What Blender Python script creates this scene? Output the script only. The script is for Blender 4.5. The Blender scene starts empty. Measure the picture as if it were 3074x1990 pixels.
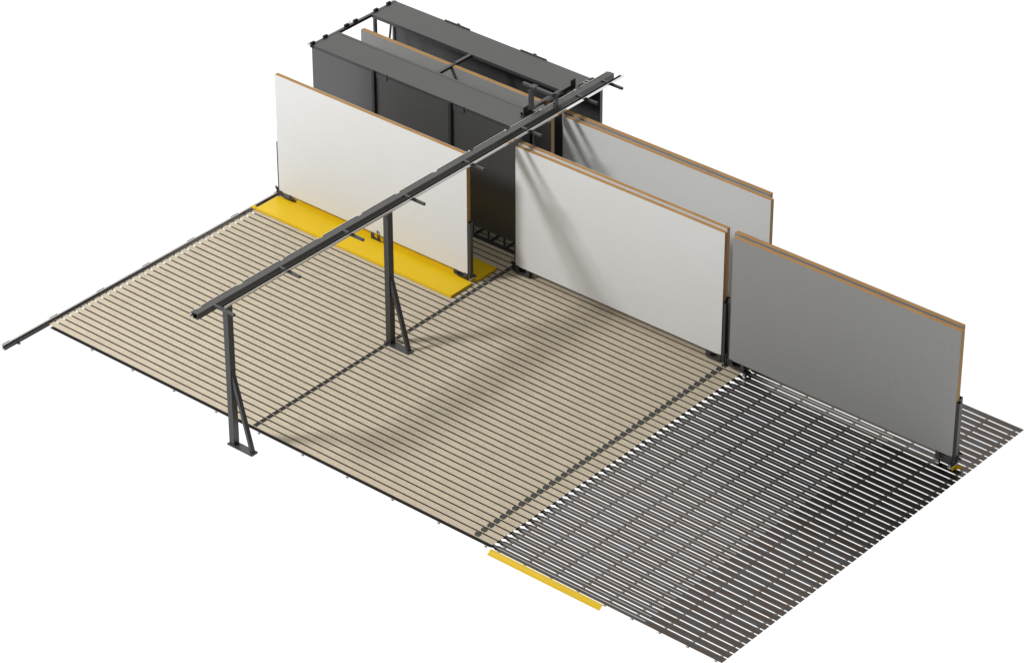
import bpy, bmesh, math, random
from mathutils import Vector, Matrix

random.seed(7)
S = 0.2                      # one floor-slat pitch in metres; shapes below are given in pitches
scene = bpy.context.scene
COL = scene.collection

# ------------------------------------------------------------------ camera
cam_d = bpy.data.cameras.new("camera")
cam = bpy.data.objects.new("camera", cam_d)
COL.objects.link(cam)
cam_d.sensor_fit = 'HORIZONTAL'
cam_d.sensor_width = 36.0
cam_d.lens = 125.144
cam_d.clip_start = 1.0
cam_d.clip_end = 600.0
Rm = Matrix(((0.7627481, -0.3449627, 0.5470065),
             (0.6466927, 0.4094563, -0.6435325),
             (-0.0019805, 0.8445983, 0.5353969)))
cam.matrix_world = Matrix.Translation((33.0264, -45.3118, 43.1528)) @ Rm.to_4x4()
scene.camera = cam

# ------------------------------------------------------------------ white studio world
W_FLOOR = 1.12               # the white sweep below and around the plant
W_DARK, W_LIT = 0.02, 0.92
W_LOBE = 0.55   # bright lobe added to the upper world for sheen, not a lamp
world = bpy.data.worlds.new("World")
scene.world = world
world.use_nodes = True
wn = world.node_tree
wn.nodes.clear()
out = wn.nodes.new('ShaderNodeOutputWorld')
bg = wn.nodes.new('ShaderNodeBackground')
tc = wn.nodes.new('ShaderNodeTexCoord')
sep = wn.nodes.new('ShaderNodeSeparateXYZ')
dot = wn.nodes.new('ShaderNodeVectorMath'); dot.operation = 'DOT_PRODUCT'
dot.inputs[1].default_value = Vector((-0.78, 0.16, 0.62)).normalized()
mr = wn.nodes.new('ShaderNodeMapRange')
mr.interpolation_type = 'SMOOTHSTEP'
mr.inputs['From Min'].default_value = -0.20
mr.inputs['From Max'].default_value = 0.90
mr.inputs['To Min'].default_value = W_DARK
mr.inputs['To Max'].default_value = W_LIT
hz = wn.nodes.new('ShaderNodeMapRange')
hz.inputs['From Min'].default_value = -0.03
hz.inputs['From Max'].default_value = 0.06
mix = wn.nodes.new('ShaderNodeMix'); mix.data_type = 'FLOAT'
mix.inputs[2].default_value = W_FLOOR
wn.links.new(tc.outputs['Generated'], dot.inputs[0])
wn.links.new(tc.outputs['Generated'], sep.inputs[0])
wn.links.new(dot.outputs['Value'], mr.inputs['Value'])
wn.links.new(sep.outputs['Z'], hz.inputs['Value'])
wn.links.new(hz.outputs[0], mix.inputs[0])
wn.links.new(mr.outputs[0], mix.inputs[3])
tint = wn.nodes.new('ShaderNodeMix'); tint.data_type = 'RGBA'
tint.inputs[6].default_value = (1, 1, 1, 1)
tint.inputs[7].default_value = (1.0, 0.985, 0.95, 1)
wn.links.new(hz.outputs[0], tint.inputs[0])
wn.links.new(tint.outputs[2], bg.inputs['Color'])
# a bright lobe added to the world on the far side: the sheen on roofs, beam tops and steel slats
sheen_lobe = wn.nodes.new('ShaderNodeVectorMath'); sheen_lobe.operation = 'DOT_PRODUCT'
sheen_lobe.inputs[1].default_value = Vector((-0.50, 0.62, 0.62)).normalized()
bk = wn.nodes.new('ShaderNodeMapRange'); bk.interpolation_type = 'SMOOTHSTEP'
bk.inputs['From Min'].default_value = 0.80
bk.inputs['From Max'].default_value = 0.97
bk.inputs['To Min'].default_value = 0.0
bk.inputs['To Max'].default_value = W_LOBE
add = wn.nodes.new('ShaderNodeMath'); add.operation = 'ADD'
wn.links.new(tc.outputs['Generated'], sheen_lobe.inputs[0])
wn.links.new(sheen_lobe.outputs['Value'], bk.inputs['Value'])
wn.links.new(mix.outputs[0], add.inputs[0])
wn.links.new(bk.outputs[0], add.inputs[1])
wn.links.new(add.outputs[0], bg.inputs['Strength'])
wn.links.new(bg.outputs[0], out.inputs['Surface'])

# ------------------------------------------------------------------ key lamp (soft disk, high on the left)
KEY_E = 10800.0
KEY_POS = Vector((-145, -74, 128)) * S
kd = bpy.data.lights.new("key_lamp", 'AREA')
kd.shape = 'DISK'
kd.size = 6.0
kd.energy = KEY_E
kd.color = (0.985, 0.99, 1.0)
ko = bpy.data.objects.new("key_lamp", kd)
ko.location = KEY_POS
ko.rotation_euler = (KEY_POS - Vector((-45, 25, 5)) * S).to_track_quat('Z', 'Y').to_euler()
COL.objects.link(ko)

scene.view_settings.view_transform = 'Standard'
scene.view_settings.look = 'None'
scene.view_settings.gamma = 1.0
scene.view_settings.exposure = 0.0
scene.view_settings.use_curve_mapping = False
scene.cycles.use_denoising = True
scene.cycles.max_bounces = 10
scene.render.film_transparent = False


# ------------------------------------------------------------------ materials
def mat(name, color, rough=0.5, metal=0.0, spec=0.5, build=None):
    m = bpy.data.materials.new(name)
    m.use_nodes = True
    nt = m.node_tree
    b = nt.nodes['Principled BSDF']
    b.inputs['Base Color'].default_value = (*color, 1)
    b.inputs['Roughness'].default_value = rough
    b.inputs['Metallic'].default_value = metal
    b.inputs['Specular IOR Level'].default_value = spec
    if build:
        build(nt, b)
    return m


def noise(nt, scale, detail=4, rough=0.55, stretch=(1, 1, 1), src='Object'):
    if src == 'World':
        g = nt.nodes.new('ShaderNodeNewGeometry'); o = g.outputs['Position']
    else:
        g = nt.nodes.new('ShaderNodeTexCoord'); o = g.outputs['Object']
    mp = nt.nodes.new('ShaderNodeMapping')
    mp.inputs['Scale'].default_value = stretch
    n = nt.nodes.new('ShaderNodeTexNoise')
    n.inputs['Scale'].default_value = scale
    n.inputs['Detail'].default_value = detail
    n.inputs['Roughness'].default_value = rough
    nt.links.new(o, mp.inputs[0])
    nt.links.new(mp.outputs[0], n.inputs['Vector'])
    return n.outputs['Fac']


def ramp(nt, fac, stops):
    r = nt.nodes.new('ShaderNodeValToRGB')
    while len(r.color_ramp.elements) < len(stops):
        r.color_ramp.elements.new(0.5)
    for e, (p, c) in zip(r.color_ramp.elements, stops):
        e.position = p
        e.color = (*c, 1)
    nt.links.new(fac, r.inputs[0])
    return r.outputs[0]


def multiply(nt, a, b, f=1.0):
    m = nt.nodes.new('ShaderNodeMix'); m.data_type = 'RGBA'; m.blend_type = 'MULTIPLY'
    m.inputs[0].default_value = f
    nt.links.new(a, m.inputs[6]); nt.links.new(b, m.inputs[7])
    return m.outputs[2]


def bump(nt, b, fac, strength, dist=0.002):
    n = nt.nodes.new('ShaderNodeBump')
    n.inputs['Strength'].default_value = strength
    n.inputs['Distance'].default_value = dist
    nt.links.new(fac, n.inputs['Height'])
    nt.links.new(n.outputs[0], b.inputs['Normal'])


def b_board(nt, b):
    fine = ramp(nt, noise(nt, 26, 3, 0.7, src='World'), [(0.3, (0.86, 0.86, 0.86)), (0.7, (1.1, 1.1, 1.1))])
    big = ramp(nt, noise(nt, 2.6, 4, 0.6, src='World'), [(0.3, (0.455, 0.390, 0.290)), (0.72, (0.512, 0.444, 0.333))])
    nt.links.new(multiply(nt, big, fine), b.inputs['Base Color'])


def b_steel(nt, b):
    f = noise(nt, 1.0, 7, 0.66, stretch=(1.1, 5.0, 5.0), src='World')
    c = ramp(nt, f, [(0.34, (0.056, 0.038, 0.029)), (0.46, (0.061, 0.049, 0.042)),
                     (0.56, (0.061, 0.057, 0.057)), (0.70, (0.074, 0.083, 0.096))])
    sp = ramp(nt, noise(nt, 30, 3, 0.7, src='World'), [(0.3, (0.85, 0.85, 0.85)), (0.75, (1.12, 1.12, 1.12))])
    nt.links.new(multiply(nt, c, sp), b.inputs['Base Color'])
    r = nt.nodes.new('ShaderNodeMapRange')
    r.inputs['To Min'].default_value = 0.20; r.inputs['To Max'].default_value = 0.34
    nt.links.new(f, r.inputs['Value'])
    nt.links.new(r.outputs[0], b.inputs['Roughness'])


def b_paint(nt, b):
    n = noise(nt, 60, 3, 0.6, src='World')
    c = ramp(nt, noise(nt, 0.7, 3, 0.5, src='World'), [(0.3, (0.042, 0.042, 0.0425)), (0.7, (0.048, 0.048, 0.0485))])
    nt.links.new(c, b.inputs['Base Color'])
    bump(nt, b, n, 0.12, 0.001)


def b_laminate(lo, hi):
    def f(nt, b):
        n = noise(nt, 45, 3, 0.75)
        big = ramp(nt, noise(nt, 0.5, 3, 0.5), [(0.3, (0.975, 0.975, 0.97)), (0.7, (1.0, 1.0, 1.0))])
        nt.links.new(multiply(nt, ramp(nt, n, [(0.3, lo), (0.7, hi)]), big), b.inputs['Base Color'])
    return f


def b_wood(nt, b):
    g = noise(nt, 9, 5, 0.65, stretch=(0.16, 3.0, 3.0))
    c = ramp(nt, g, [(0.3, (0.27, 0.125, 0.026)), (0.5, (0.36, 0.185, 0.046)), (0.72, (0.43, 0.235, 0.07))])
    nt.links.new(c, b.inputs['Base Color'])


def b_yellow(nt, b):
    c = ramp(nt, noise(nt, 0.8, 3, 0.5, src='World'), [(0.3, (0.66, 0.43, 0.006)), (0.7, (0.70, 0.465, 0.009))])
    nt.links.new(c, b.inputs['Base Color'])


M_BOARD = mat("chipboard", (0.55, 0.47, 0.33), 0.6, 0, 0.3, b_board)
M_STEEL = mat("mill_scale_steel", (0.11, 0.10, 0.09), 0.3, 1.0, 0.5, b_steel)
M_STRIP = mat("bright_rail_steel", (0.36, 0.355, 0.35), 0.35, 0.95)
M_UNDER = mat("dark_support_steel", (0.012, 0.010, 0.011), 0.6, 0.0, 0.12)
M_CLIP = mat("pale_clip_steel", (0.50, 0.49, 0.48), 0.45, 0.5)
M_PAINT = mat("charcoal_paint", (0.065, 0.065, 0.066), 0.33, 0, 0.38, b_paint)
M_WALL = mat("charcoal_sheet", (0.056, 0.056, 0.056), 0.30, 0, 0.75)
M_WEDGE = mat("charcoal_plate", (0.085, 0.085, 0.086), 0.5, 0, 0.4)
M_POST = mat("post_steel", (0.036, 0.036, 0.037), 0.36, 0, 0.45)
M_BLACK = mat("black_steel", (0.026, 0.026, 0.027), 0.38, 0, 0.5)
M_RUBBER_SHADE = mat("black_rubber_clip_shade", (0.012, 0.012, 0.012), 0.6, 0, 0.4)  # also colours the painted shadow beside each spacer clip
M_WHITE = mat("white_laminate", (0.7, 0.69, 0.67), 0.5, 0, 0.35, b_laminate((0.625, 0.627, 0.620), (0.685, 0.687, 0.678)))
M_GREY = mat("grey_laminate", (0.24, 0.24, 0.24), 0.45, 0, 0.4, b_laminate((0.245, 0.244, 0.240), (0.292, 0.291, 0.286)))
M_WOOD = mat("wood_edge", (0.40, 0.23, 0.09), 0.55, 0, 0.3, b_wood)
M_YELLOW = mat("yellow_paint", (0.72, 0.48, 0.015), 0.32, 0, 0.16, b_yellow)
M_GALV = mat("polished_channel_steel", (0.72, 0.71, 0.70), 0.14, 1.0)
M_RAIL = mat("rolled_rail_steel", (0.42, 0.41, 0.40), 0.22, 1.0)
M_CHROME = mat("chrome", (0.75, 0.75, 0.75), 0.15, 1.0)
M_HOLE = mat("hole_black", (0.004, 0.004, 0.004), 0.8, 0, 0.1)


# ------------------------------------------------------------------ mesh helpers
class MB:
    def __init__(self):
        self.bm = bmesh.new()

    def box(self, x0, x1, y0, y1, z0, z1):
        v = [self.bm.verts.new((x, y, z)) for x in (x0, x1) for y in (y0, y1) for z in (z0, z1)]
        for f in ((0, 1, 3, 2), (4, 6, 7, 5), (0, 4, 5, 1), (2, 3, 7, 6), (0, 2, 6, 4), (1, 5, 7, 3)):
            self.bm.faces.new([v[i] for i in f])
        return self

    def prism(self, poly, axis, a0, a1):
        def P(u, w, a):
            return {'x': (a, u, w), 'y': (u, a, w), 'z': (u, w, a)}[axis]
        A = [self.bm.verts.new(P(u, w, a0)) for u, w in poly]
        B = [self.bm.verts.new(P(u, w, a1)) for u, w in poly]
        self.bm.faces.new(A); self.bm.faces.new(B[::-1])
        n = len(poly)
        for i in range(n):
            self.bm.faces.new((A[i], B[i], B[(i + 1) % n], A[(i + 1) % n]))
        return self

    def tube(self, axis, u0, u1, w0, w1, a0, a1, t=0.05):
        """hollow square tube, open at both ends"""
        def P(u, w, a):
            return {'x': (a, u, w), 'y': (u, a, w), 'z': (u, w, a)}[axis]
        o = [(u0, w0), (u1, w0), (u1, w1), (u0, w1)]
        i = [(u0 + t, w0 + t), (u1 - t, w0 + t), (u1 - t, w1 - t), (u0 + t, w1 - t)]
        vs = [[self.bm.verts.new(P(u, w, a)) for u, w in q] for a in (a0, a1) for q in (o, i)]
        O0, I0, O1, I1 = vs
        for k in range(4):
            j = (k + 1) % 4
            self.bm.faces.new((O0[k], O1[k], O1[j], O0[j]))
            self.bm.faces.new((I0[k], I0[j], I1[j], I1[k]))
            self.bm.faces.new((O0[k], O0[j], I0[j], I0[k]))
            self.bm.faces.new((O1[k], I1[k], I1[j], O1[j]))
        return self

    def cyl(self, p0, p1, r, n=14, r1=None):
        p0, p1 = Vector(p0), Vector(p1)
        d = (p1 - p0).normalized()
        a = d.orthogonal().normalized(); b = d.cross(a)
        r1 = r if r1 is None else r1
        A = [self.bm.verts.new(p0 + (a * math.cos(t) + b * math.sin(t)) * r) for t in [2 * math.pi * i / n for i in range(n)]]
        B = [self.bm.verts.new(p1 + (a * math.cos(t) + b * math.sin(t)) * r1) for t in [2 * math.pi * i / n for i in range(n)]]
        self.bm.faces.new(A[::-1]); self.bm.faces.new(B)
        for i in range(n):
            self.bm.faces.new((A[i], A[(i + 1) % n], B[(i + 1) % n], B[i]))
        return self

    def ring(self, c, r, rt, axis='y', n=16, m=6):
        c = Vector(c)
        R = []
        for i in range(n):
            t = 2 * math.pi * i / n
            row = []
            for j in range(m):
                s = 2 * math.pi * j / m
                q = r + rt * math.cos(s)
                u, w, h = q * math.cos(t), q * math.sin(t), rt * math.sin(s)
                row.append(self.bm.verts.new(c + Vector({'x': (h, u, w), 'y': (u, h, w), 'z': (u, w, h)}[axis])))
            R.append(row)
        for i in range(n):
            for j in range(m):
                self.bm.faces.new((R[i][j], R[(i + 1) % n][j], R[(i + 1) % n][(j + 1) % m], R[i][(j + 1) % m]))
        return self

    def mesh(self, name, material, origin=(0, 0, 0)):
        bmesh.ops.recalc_face_normals(self.bm, faces=self.bm.faces)
        me = bpy.data.meshes.new(name)
        ox, oy, oz = origin
        for v in self.bm.verts:
            v.co = Vector(((v.co.x - ox) * S, (v.co.y - oy) * S, (v.co.z - oz) * S))
        self.bm.to_mesh(me)
        self.bm.free()
        me.materials.append(material)
        return me


def root(name, origin, label, cat, group=None):
    o = bpy.data.objects.new(name, None)
    o.empty_display_size = 0.2
    o.location = Vector(origin) * S
    o['label'] = label
    o['category'] = cat
    if group:
        o['group'] = group
    o['org'] = list(origin)
    COL.objects.link(o)
    return o


def link(name, me, parent, loc=(0, 0, 0), label=None):
    o = bpy.data.objects.new(name, me)
    COL.objects.link(o)
    o.parent = parent
    o.location = Vector(loc) * S
    if label:
        o['label'] = label
    return o


def org(o):
    p = Vector((0, 0, 0))
    while o is not None:
        if 'org' in o:
            return p + Vector(o['org'])
        p += Vector(o.location) / S
        o = o.parent
    return p


def part(name, mb, material, parent, label=None, bev=0.0):
    """mesh given in plant coordinates, stored relative to its parent"""
    o = link(name, mb.mesh(name, material, org(parent)), parent, label=label)
    if bev:
        m = o.modifiers.new("edge", 'BEVEL')
        m.width = bev * S; m.segments = 2; m.limit_method = 'ANGLE'
    return o


def box(*a):
    return MB().box(*a)


def clear_tags():
    for o in bpy.data.objects:
        if 'org' in o:
            del o['org']


N = 54
# ================================================================== steel slats (whole length, open on the right)
grate = root("steel_grating", (0, 0, 0),
             "brown rust-mottled steel slat grating with white open slots on the right side", "grating")
half = [(-95.93, .41), (-30.22, .41), (-30.16, .32), (-30.06, .27), (-29.86, .25), (-29.74, .29), (-29.73, .34),
        (-29.58, .34), (-29.52, .41), (0, .41)]
poly = half + [(x, -y) for x, y in half[::-1]]
slat_me = MB().prism(poly, 'z', -0.03, 0).mesh("slat", M_STEEL)
strip_me = MB().box(-95.9, -9.95, -.06, .06, 0.0, 0.022).mesh("rail_strip", M_STRIP)
supp_me = MB().box(-95.4, -29.95, -.38, -0.065, 0.002, .418).mesh("deck_support", M_UNDER)
clip_mb = MB().box(-.13, .13, -.598, -.402, -.10, -.02)
clip_mb.box(-.05, .05, -.54, -.46, -.02, .0)
clip_mb.box(.14, .21, -.60, -.41, -.09, -.02)  # dark block standing in for the clip's shadow
clip_me = clip_mb.mesh("spacer_clip", M_CLIP)
def clip_shade_faces(me):
    # black block right of each clip paints in the clip's shadow
    me.materials.append(M_RUBBER_SHADE)
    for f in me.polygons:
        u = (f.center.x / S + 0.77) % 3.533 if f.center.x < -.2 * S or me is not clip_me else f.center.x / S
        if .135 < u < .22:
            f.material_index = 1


clip_shade_faces(clip_me)
CLIPX = [-0.77 - 3.533 * i for i in range(9)]
many = MB()
for k in range(N):
    s = link("slat", slat_me, grate, (0, k, 0))
    link("rail_strip", strip_me, s)
    link("deck_support", supp_me, s)
    for x in CLIPX:
        if k <= 9:
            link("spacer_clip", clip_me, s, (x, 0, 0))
        else:
            many.box(x - .13, x + .13, k - .598, k - .402, -.10, -.02)
            many.box(x - .05, x + .05, k - .54, k - .46, -.02, 0)
            many.box(x + .14, x + .21, k - .60, k - .41, -.09, -.02)  # painted shadow block, as on the single clips
    if k == 0:
        for i in range(10):
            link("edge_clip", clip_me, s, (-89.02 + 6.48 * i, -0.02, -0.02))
o = part("spacer_clip", many, M_CLIP, grate)
o['kind'] = 'stuff'
clip_shade_faces(o.data)

# ================================================================== chipboard deck
deck = root("plank_deck", (-62.9, 26.5, .38), "beige chipboard plank deck with narrow black gaps left of the grating", "deck")
dz = org(deck)
plank_me = MB().box(-95.95 + 62.9, -29.81 + 62.9, -.400, .400, .05, .07).mesh("plank", M_BOARD)
t = .05
chev = MB().prism([(-64.14, .45), (-63.84, .74), (-63.56, .45), (-63.64, .45), (-63.84, .66), (-64.05, .45)], 'y', -.34, .34)
chev_me = chev.mesh("guide_chevron", M_WEDGE, (-62.9, 0, .38))
wed = MB().prism([(-32.36, .45), (-32.36, .74), (-31.86, .50), (-31.86, .45), (-31.92, .45), (-32.30, .65), (-32.30, .45)], 'y', -.27, .27)
wedge_me = wed.mesh("guide_wedge", M_WEDGE, (-62.9, 0, .38))
for k in range(N):
    p = link("plank", plank_me, deck, (0, k - 26.5, 0))
    if k != 22:
        link("guide_chevron", chev_me, p)
    link("guide_wedge", wedge_me, p)

# ================================================================== yellow ramp at the front edge
ramp_o = root("edge_ramp", (-22.4, -.9, -.3), "small yellow sheet metal ramp lying along the front edge of the steel grating", "ramp")
prof = [(-.54, .0), (-.80, .0), (-1.05, -.25), (-1.25, -.30), (-1.25, -.34), (-1.03, -.29), (-.78, -.04), (-.54, -.04)]
part("ramp_sheet", MB().prism(prof, 'x', -29.85, -14.95), M_YELLOW, ramp_o)
for i in range(11):
    x = -29.55 + i * 1.43
    part("screw", MB().cyl((x + .2, -.60, -.01), (x + .2, -.60, .025), .045, 8), M_CLIP, ramp_o)
    part("screw", MB().cyl((x, -1.18, -.30), (x, -1.18, -.26), .045, 8), M_CLIP, ramp_o)

# ================================================================== floor rail along the left edge
rail = root("floor_rail", (-97.1, 24, -.5), "long bright steel floor rail along the left ends of the beige planks", "rail")
prof = [(-97.40, .0), (-97.20, .0), (-97.20, -.05), (-97.24, -.06), (-97.24, -.27), (-96.96, -.30), (-96.96, -.5), (-97.42, -.5), (-97.42, -.46),
        (-97.30, -.40), (-97.30, -.06), (-97.40, -.05)]
part("rail_skirt", box(-96.957, -96.90, -6.45, 54, -.52, -.285), M_RUBBER_SHADE, rail)
part("rail_body", MB().prism(prof, 'y', -6.45, 54), M_RAIL, rail)
for i in range(8):
    y0 = -6.4 + 7.4 * i
    mb = MB().box(-97.45, -97.405, y0, y0 + 1.25, -.06, .01)
    for j in range(6):
        mb.box(-97.50, -97.42, y0 + .05 + .2 * j, y0 + .15 + .2 * j, .011, .04)
    part("splice_rack", mb, M_BLACK, rail)
part("rail_foot", box(-96.918, -96.55, -4.6, -4.3, -.5, -.42), M_BLACK, rail)

# ================================================================== yellow transfer tray under the first panel
tray = root("transfer_tray", (-80.4, 37.2, .45), "wide yellow steel tray under the leftmost white panel", "tray")
TZ0, TZ1 = .455, .76
fp = [(-95.72, 33.12), (-64.78, 33.12), (-64.78, 36.80), (-64.90, 36.94), (-95.72, 36.94)]
part("front_plate", MB().prism(fp, 'z', TZ0, TZ1), M_YELLOW, tray, bev=.04)
bp = [(-95.72, 37.50), (-65.35, 37.50), (-65.05, 37.50), (-64.75, 37.85), (-64.75, 41.25), (-95.72, 41.25)]
part("rear_plate", MB().prism(bp, 'z', TZ0, TZ1), M_YELLOW, tray, bev=.04)
part("slot_floor", box(-95.6, -66.0, 36.942, 37.498, TZ0 + .003, TZ0 + .08), M_YELLOW, tray)
part("inner_ridge", MB().prism([(37.55, TZ1 + .001), (37.55, TZ1 + .22), (37.72, TZ1 + .36), (38.1, TZ1 + .40), (38.75, TZ1 + .001)], 'x', -92.6, -67.9), M_YELLOW, tray, bev=.03)
part("front_rim", box(-95.70, -64.80, 33.14, 33.32, TZ1 + .001, TZ1 + .045), M_YELLOW, tray, bev=.02)
part("end_rim", box(-64.93, -64.80, 33.34, 36.75, TZ1 + .001, TZ1 + .03), M_YELLOW, tray)
part("inner_rim", box(-95.60, -65.00, 36.55, 36.66, TZ1 + .001, TZ1 + .03), M_YELLOW, tray)
part("rear_rim", box(-95.70, -64.80, 41.07, 41.23, TZ1 + .001, TZ1 + .045), M_YELLOW, tray)
part("rail_clamp", box(-96.40, -95.74, 33.12, 33.42, .50, .84), M_YELLOW, tray, bev=.03)
mb = MB()
mb.cyl((-96.75, 33.32, .2), (-96.45, 33.32, .2), .18)
part("clamp_roller", mb, M_BLACK, tray)
mb = MB().prism([(-80.5, TZ1), (-80.5, 1.56), (-80.12, 1.56), (-80.02, 1.2), (-79.75, .95), (-79.40, .93), (-79.38, 1.36), (-79.12, 1.30), (-79.05, .95), (-78.9, TZ1)], 'y', 36.82, 36.93)
part("centre_bracket", mb, M_BLACK, tray)
mb = MB().cyl((-79.48, 36.9, 1.0), (-79.48, 36.9, 1.75), .035, 8).cyl((-79.48, 36.86, 1.75), (-79.48, 36.86, 2.1), .09, 10)
part("clamp_spindle", mb, M_BLACK, tray)
mb = MB().cyl((-79.62, 36.8, 1.74), (-79.34, 36.8, 1.74), .07, 10)
part("spindle_grip", mb, M_YELLOW, tray)


# ================================================================== wall panels and the trolleys that carry them
def panel(x0, x1, yf, colour, label, th=.57, back=None):
    z0, z1 = 1.5, 17.25
    r = root("standing_panel", ((x0 + x1) / 2, yf + th / 2, z0), label, "panel", "wood-edged wall panels")
    t = .022
    part("core", box(x0, x1, yf + t, yf + th - t, z0, z1), M_WOOD, r)
    part("front_face", box(x0 + .004, x1 - .004, yf, yf + t - .002, z0, z1 + .012), colour, r)
    part("rear_face", box(x0 + .004, x1 - .004, yf + th - t + .002, yf + th, z0, z1 + .012), back or colour, r)
    return r


def trolley(x0, x1, yf, label, wl=False, wr=False, th=.57, guard=False, low=.58, win=.92, rear=False):
    yc = yf + th / 2
    ya, yb = yf - .02, yf + th + .02
    r = root("panel_trolley", ((x0 + x1) / 2, yc, low), label, "trolley", "trolleys carrying the panels")
    for sgn, xe in ((-1, x0), (1, x1)):
        # U-shaped cheek plate either side of the panel foot
        def X(d):
            return xe - sgn * d
        prof = [(X(-.02), low + .3), (X(-.02), 1.58), (X(.45), 1.58), (X(.50), win + .23), (X(.62), win + .06), (X(.8), win), (X(1.3), win), (X(1.5), win + .06),
                (X(1.62), win + .23), (X(1.68), 1.52), (X(2.08), 1.52), (X(2.10), low + .12), (X(1.9), low), (X(.5), low)]
        y0, y1 = (ya - .06, ya - .002) if not rear else (yb + .002, yb + .06)
        c = part("cheek_plate", MB().prism(prof, 'y', y0, y1), M_PAINT, r)
        mb = MB()
        for d, z in ((.25, 1.2), (1.88, 1.25), (1.1, .8)):
            mb.cyl((X(d), y0 - .015, z), (X(d), y0, z), .045, 8)
        part("bolt", mb, M_HOLE, c)
        part("foot_beam", box(min(X(.1), X(2.0)), max(X(.1), X(2.0)), ya, yb, low + .03, max(low + .07, win - .12)), M_BLACK, r)
        # upright at the panel end, open box section
        xa, xb = sorted((xe + sgn * .05, xe + sgn * (.42 if sgn > 0 else .24)))
        part("end_post", MB().tube('z', xa, xb, yf + .06, yb - .06, 1.0, 8.4 if sgn > 0 else 8.1, .03), M_POST, r)
        part("post_shoe", box(xa - .03, xb + .03, ya, yb, low + .05, 1.55), M_BLACK, r)
        # buffer and latch at the end
        xo = xe + sgn * .46
        part("buffer", MB().cyl((xo, yc + .1, 1.42), (xo + sgn * .42, yc + .1, 1.42), .15, 14), M_RUBBER_SHADE, r)
        mb = MB().box(min(xo, xo + sgn * .12), max(xo, xo + sgn * .12), yc - .2, yc - .08, low + .1, 1.55)
        mb.ring((xo + sgn * .16, yc - .14, 1.72), .15, .05, 'y')
        part("latch", mb, M_BLACK, r)
        mb = MB().cyl((xo + sgn * .1, ya - .28, low + .22), (xo + sgn * .1, yc + .05, low + .22), .06, 10)
        part("latch_pin", mb, M_CHROME, r)
        if (sgn < 0 and wl) or (sgn > 0 and wr):
            ds = (.0, 1.65) if sgn > 0 else (2.0, 2.4)
            ds = (.05, 1.65) if sgn > 0 else (2.3,)
            for d in ds:
                x = X(d)
                w = part("wheel", MB().cyl((x, ya - .22, .31), (x, ya - .04, .31), .26, 20), M_BLACK, r)
                mb = MB().ring((x, ya - .225, .31), .21, .04, 'y', 20).cyl((x, ya - .26, .31), (x, ya - .2, .31), .10, 14)
                part("hub_cap", mb, M_CHROME, w)
                w = part("wheel", MB().cyl((x, yb + .04, .31), (x, yb + .22, .31), .26, 20), M_BLACK, r)
                part("axle", MB().cyl((x - .30, ya - .1, .34), (x - .30, yb + .1, .34), .12, 12), M_CHROME, r)
                part("wheel_arm", box(x - .36, x + .08, ya - .03, yb + .03, .25, low + .1), M_BLACK, r)
        if guard and sgn > 0:
            mb = MB().prism([(x1 + .25, ya - .25), (x1 + .33, ya - .25), (x1 + .62, yc + .1), (x1 + .95, yc + .35), (x1 + .90, yc + .42), (x1 + .52, yc + .18)], 'z', .06, .52)
            part("wheel_guard", mb, M_YELLOW, r)
    return r


# leftmost, on the yellow tray
panel(-95.5, -65.65, 37.05, M_WHITE, "white wood-edged panel standing alone on the yellow tray")
trolley(-95.5, -65.65, 37.05, "dark trolley holding the white panel on the yellow tray", low=.88, win=.97)
# middle pair
panel(-62.7, -32.8, 42.15, M_WHITE, "white panel at the front of the middle pair, standing over the beige planks")
trolley(-62.7, -32.8, 42.15, "dark trolley under the front white panel of the middle pair")
panel(-62.98, -33.2, 43.05, M_WHITE, "white panel second in the middle pair, just behind its front white panel")
trolley(-62.98, -33.2, 43.05, "dark trolley under the second white panel of the middle pair", rear=True)
# grey pair on the grating
panel(-31.62, -1.80, 42.10, M_GREY, "grey panel at the front of the right pair, standing over the steel grating")
trolley(-31.62, -1.80, 42.10, "dark wheeled trolley with yellow guard under the front grey panel on the grating", wl=True, wr=True, guard=True)
panel(-32.12, -2.32, 43.02, M_GREY, "grey panel behind the front grey panel on the right")
trolley(-32.12, -2.32, 43.02, "dark wheeled trolley under the second grey panel on the right", wl=True, wr=True, rear=True)
# rear pair
panel(-63.0, -33.2, 51.02, M_WHITE, "white panel of the rear pair, behind the middle pair and right of the dark canopy")
trolley(-63.0, -33.2, 51.02, "dark trolley under the white panel of the rear pair")
panel(-64.0, -34.12, 52.05, M_GREY, "grey panel rearmost of all, right behind the white panel of the rear pair")
trolley(-64.0, -34.12, 52.05, "dark trolley under the rearmost grey panel", rear=True)
# inside the canopy
panel(-95.39, -65.6, 52.0, M_GREY, "grey panel standing inside the long slot of the dark canopy")
trolley(-95.39, -65.6, 52.0, "dark trolley under the grey panel inside the dark canopy")

# ================================================================== dark canopy
RZ = 17.37
cab = root("panel_canopy", (-81, 52.7, .45), "long dark grey steel canopy with a slotted roof at the back left", "canopy")
part("wall_sheet", box(-97.15, -64.82, 45.25, 45.36, 2.05, 16.98), M_WALL, cab)
part("wall_sheet", box(-97.42, -64.5, 60.02, 60.12, .80, 16.98), M_PAINT, cab)  # rear wall; its unseen lower part added to shut out world light
part("roof_sheet", box(-96.84, -64.45, 45.19, 49.24, RZ - .30, RZ), M_PAINT, cab)
part("roof_sheet", box(-96.84, -64.45, 55.66, 60.12, RZ - .12, RZ), M_PAINT, cab)
part("roof_lip", box(-96.86, -64.45, 49.30, 49.70, RZ - .41, RZ), M_PAINT, cab, bev=.015)
part("roof_lip", box(-96.86, -64.45, 55.57, 55.655, RZ - .41, RZ + .004), M_PAINT, cab, bev=.015)
part("roof_gutter", box(-96.86, -64.45, 49.242, 49.298, RZ - .28, RZ - .10), M_HOLE, cab)
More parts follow.
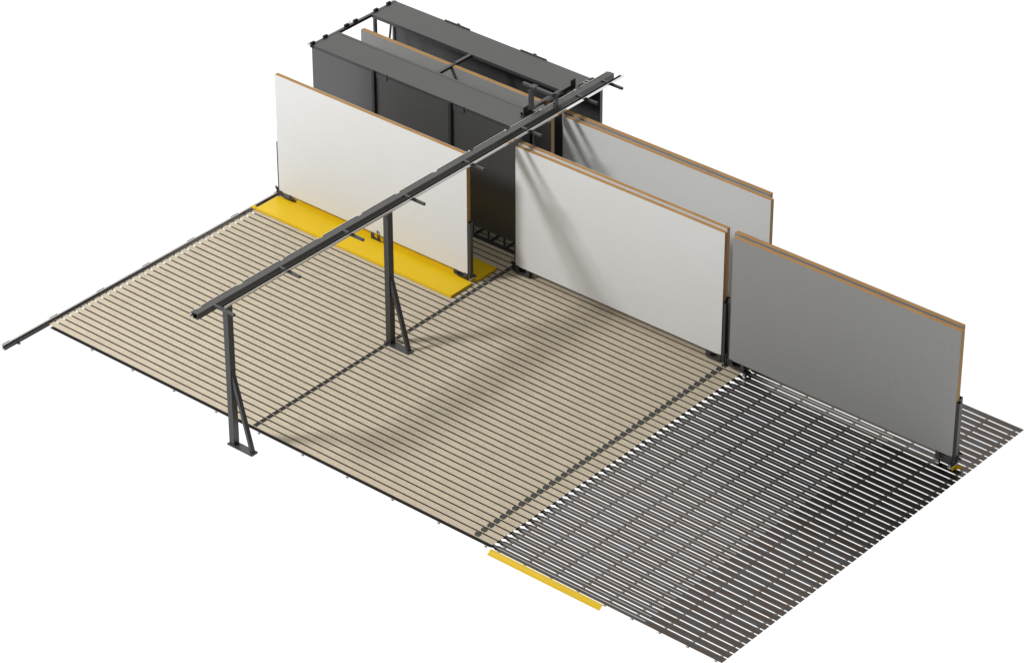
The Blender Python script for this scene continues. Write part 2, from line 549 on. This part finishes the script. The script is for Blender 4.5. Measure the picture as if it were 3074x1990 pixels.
e = part("end_beam", MB().tube('y', -97.28, -96.90, RZ - .36, RZ + .003, 45.08, 60.2, .05), M_PAINT, cab)
for yc in (45.45, 47.67, 51.42, 53.0, 56.68, 59.0):
    part("rubber_pad", box(-97.36, -97.02, yc - .34, yc + .34, RZ + .006, RZ + .26), M_RUBBER_SHADE, e, bev=.06)
for yc in (45.0, 52.2, 60.0):
    part("cable_hook", MB().ring((-97.42, yc, RZ + .05), .16, .04, 'x', 12), M_CLIP, e)
c = part("cross_beam", box(-81.25, -80.83, 49.702, 55.568, RZ - .36, RZ - .003), M_PAINT, cab, bev=.015)
part("bolt_hole", MB().cyl((-81.05, 52.69, RZ - .004), (-81.05, 52.69, RZ + .004), .15, 16), M_HOLE, c)
for x in (-87.08, -75.08):
    part("wall_post", MB().tube('z', x - .19, x + .19, 44.90, 45.245, .45, RZ + .0, .05), M_BLACK, cab)
    part("wall_post", MB().tube('z', x - .19, x + .19, 60.13, 60.48, .45, RZ + .10, .05), M_BLACK, cab)
for xa, xb in ((-89.08, -85.1), (-77.15, -73.1)):
    part("coupling_plate", box(xa, xb, 60.125, 60.22, RZ - .7, RZ + .12), M_PAINT, cab)
    part("coupling_plate", box(xa, xb, 45.17, 45.245, RZ - .85, RZ - .31), M_WALL, cab)
    part("seam_notch", box(xb, xb + .06, 45.165, 45.45, RZ - .62, RZ + .004), M_HOLE, cab)
part("light_block_sheet", box(-97.2, -64.6, 53.6, 60.0, .28, .40), M_BLACK, cab)  # unseen sheet added to stop world light from below
# end posts and braces
for x0, x1, y0, y1 in ((-64.80, -64.42, 45.26, 45.70), (-64.98, -64.42, 59.55, 60.01), (-97.44, -97.14, 59.85, 60.01),
                       (-96.75, -96.38, 55.66, 55.98), (-96.75, -96.38, 49.32, 49.66),
                       (-66.6, -66.2, 49.32, 49.66), (-66.6, -66.2, 55.68, 56.02)):
    part("corner_post", box(x0, x1, y0, y1, .45, RZ - .42), M_PAINT, cab)
for y in (55.72, 49.36):
    part("diagonal_brace", MB().prism([(-93.86, 16.96), (-94.05, 16.96), (-96.35, .6), (-96.15, .6)], 'y', y, y + .2), M_PAINT, cab)
for y0, y1 in ((45.16, 45.52), (59.85, 60.2)):
    part("base_rail", box(-97.1, -64.85, y0, y1, .452, .78), M_BLACK, cab)
x = -67.1
i = 0
while x > -97:
    part("base_stud", box(x - .11, x + .11, 45.25, 45.40, .782, 2.05), M_BLACK, cab)
    part("base_bearer", box(x - .10, x + .12, 45.53, 49.3, .452, .66), M_BLACK, cab)
    x -= 2.45
# entrance tube that hangs the canopy on the gantry
t = part("entrance_tube", MB().tube('y', -66.90, -66.50, RZ + .03, RZ + .42, 48.0, 57.3, .05), M_PAINT, cab)
part("end_plate", box(-66.495, -66.43, 48.0, 48.9, RZ + .02, RZ + 1.1), M_PAINT, t)
part("end_plate", box(-66.495, -66.43, 56.55, 57.43, RZ + .02, RZ + 1.1), M_PAINT, t)
mb = MB()
for y, z in ((48.08, 1.03), (48.8, 1.03), (56.62, 1.03), (57.34, 1.03)):
    mb.cyl((-66.45, y, RZ + z), (-66.42, y, RZ + z), .035, 8)
part("bolt", mb, M_CLIP, t)
# drive on the roof beside the gantry beam
d = part("drive_unit", box(-65.95, -65.25, 57.3, 59.9, RZ + .002, RZ + .42), M_RUBBER_SHADE, cab, bev=.12)
for y in (58.0, 58.6):
    part("drive_roller", MB().cyl((-65.9, y, RZ + .44), (-65.5, y + .2, RZ + .44), .07, 12), M_CHROME, d)

# ================================================================== overhead gantry
BZ0, BZ1 = 17.93, 18.65
gan = root("overhead_gantry", (-63.8, 26, .45), "dark steel overhead beam on two braced columns crossing the planks", "gantry")
b = part("main_beam", MB().tube('y', -64.22, -63.50, BZ0, BZ1, -8.22, 60.92, .07), M_PAINT, gan)
for i, (ys, zb) in enumerate(((-4.0, 0.0), (21.25, .555))):
    c = part("column", MB().tube('z', -64.08, -63.38, ys, ys + .80, zb + .002, BZ0 - .003, .08), M_PAINT, gan)
    bpoly = [(-64.28, ys - .2), (-64.22, ys - .26), (-60.62, ys - .26), (-60.50, ys - .14), (-60.50, ys + .66), (-60.62, ys + .78), (-64.22, ys + .78), (-64.28, ys + .72)]
    part("base_plate", MB().prism(bpoly, 'z', zb - .10, zb), M_PAINT, c)
    part("brace", MB().prism([(-63.377, 8.05), (-63.377, 9.5), (-60.85, zb + .002), (-61.2, zb + .002)], 'y', ys + .14, ys + .64), M_PAINT, c)
    mb = MB()
    for x, y in ((-60.68, ys - .12), (-60.68, ys + .62), (-64.2, ys - .1)):
        mb.cyl((x, y, zb), (x, y, zb + .02), .05, 10)
    part("bolt", mb, M_HOLE, c)
for y in (-5.56, 4.42, 14.40, 24.37, 34.36, 44.35, 54.33, 59.0):
    part("side_arm", MB().tube('x', y - .28, y, BZ1 - .285, BZ1 - .004, -63.497, -60.55, .035), M_PAINT, gan)
prof = [(-62.58, BZ1), (-62.07, BZ1), (-62.07, BZ1 + .30), (-62.11, BZ1 + .30), (-62.11, BZ1 + .04), (-62.54, BZ1 + .04), (-62.54, BZ1 + .16), (-62.58, BZ1 + .16)]
g = part("guide_channel", MB().prism(prof, 'y', -5.62, 60.97), M_PAINT, gan)
part("channel_facing", box(-62.067, -62.03, -5.62, 60.97, BZ1 + .0, BZ1 + .30), M_GALV, g)
# busbar profile on the back of the beam, in lengths
prof = [(-64.22, BZ1 - .30), (-64.22, BZ1 - .04), (-64.28, BZ1 - .04), (-64.28, BZ1 - .10), (-64.36, BZ1 - .10), (-64.36, BZ1 + .02), (-64.44, BZ1 + .02),
        (-64.44, BZ1 - .10), (-64.50, BZ1 - .10), (-64.50, BZ1 - .62), (-64.40, BZ1 - .62), (-64.40, BZ1 - .3)]
y = -8.35
first = True
while y < 60:
    L = .65 if first else min(5.35, 60.6 - y)
    if L > .5:
        s = part("busbar_length", MB().prism([(px - .003, pz) for px, pz in prof], 'y', y, y + L), M_RAIL, gan)
        part("busbar_joint", box(-64.52, -64.26, y + L, y + L + .16, BZ1 - .5, BZ1 + .05), M_CLIP, s)
    y += L + .9
    first = False
# link frame between the gantry and the canopy
u = part("link_post", MB().tube('z', -66.92, -66.48, 49.45, 49.95, RZ + .424, 19.90, .05), M_PAINT, gan)
part("cap_plate", box(-67.0, -66.4, 49.35, 50.4, 19.90, 19.948), M_PAINT, u)
part("cap_plate", box(-67.05, -66.35, 49.75, 50.55, 20.302, 20.35), M_PAINT, u)
part("link_arm", box(-68.30, -63.80, 49.95, 50.35, 19.95, 20.30), M_PAINT, gan, bev=.02)
part("link_post", MB().tube('z', -63.98, -63.56, 50.355, 50.82, BZ1 + .002, 20.05, .05), M_PAINT, gan)

clear_tags()
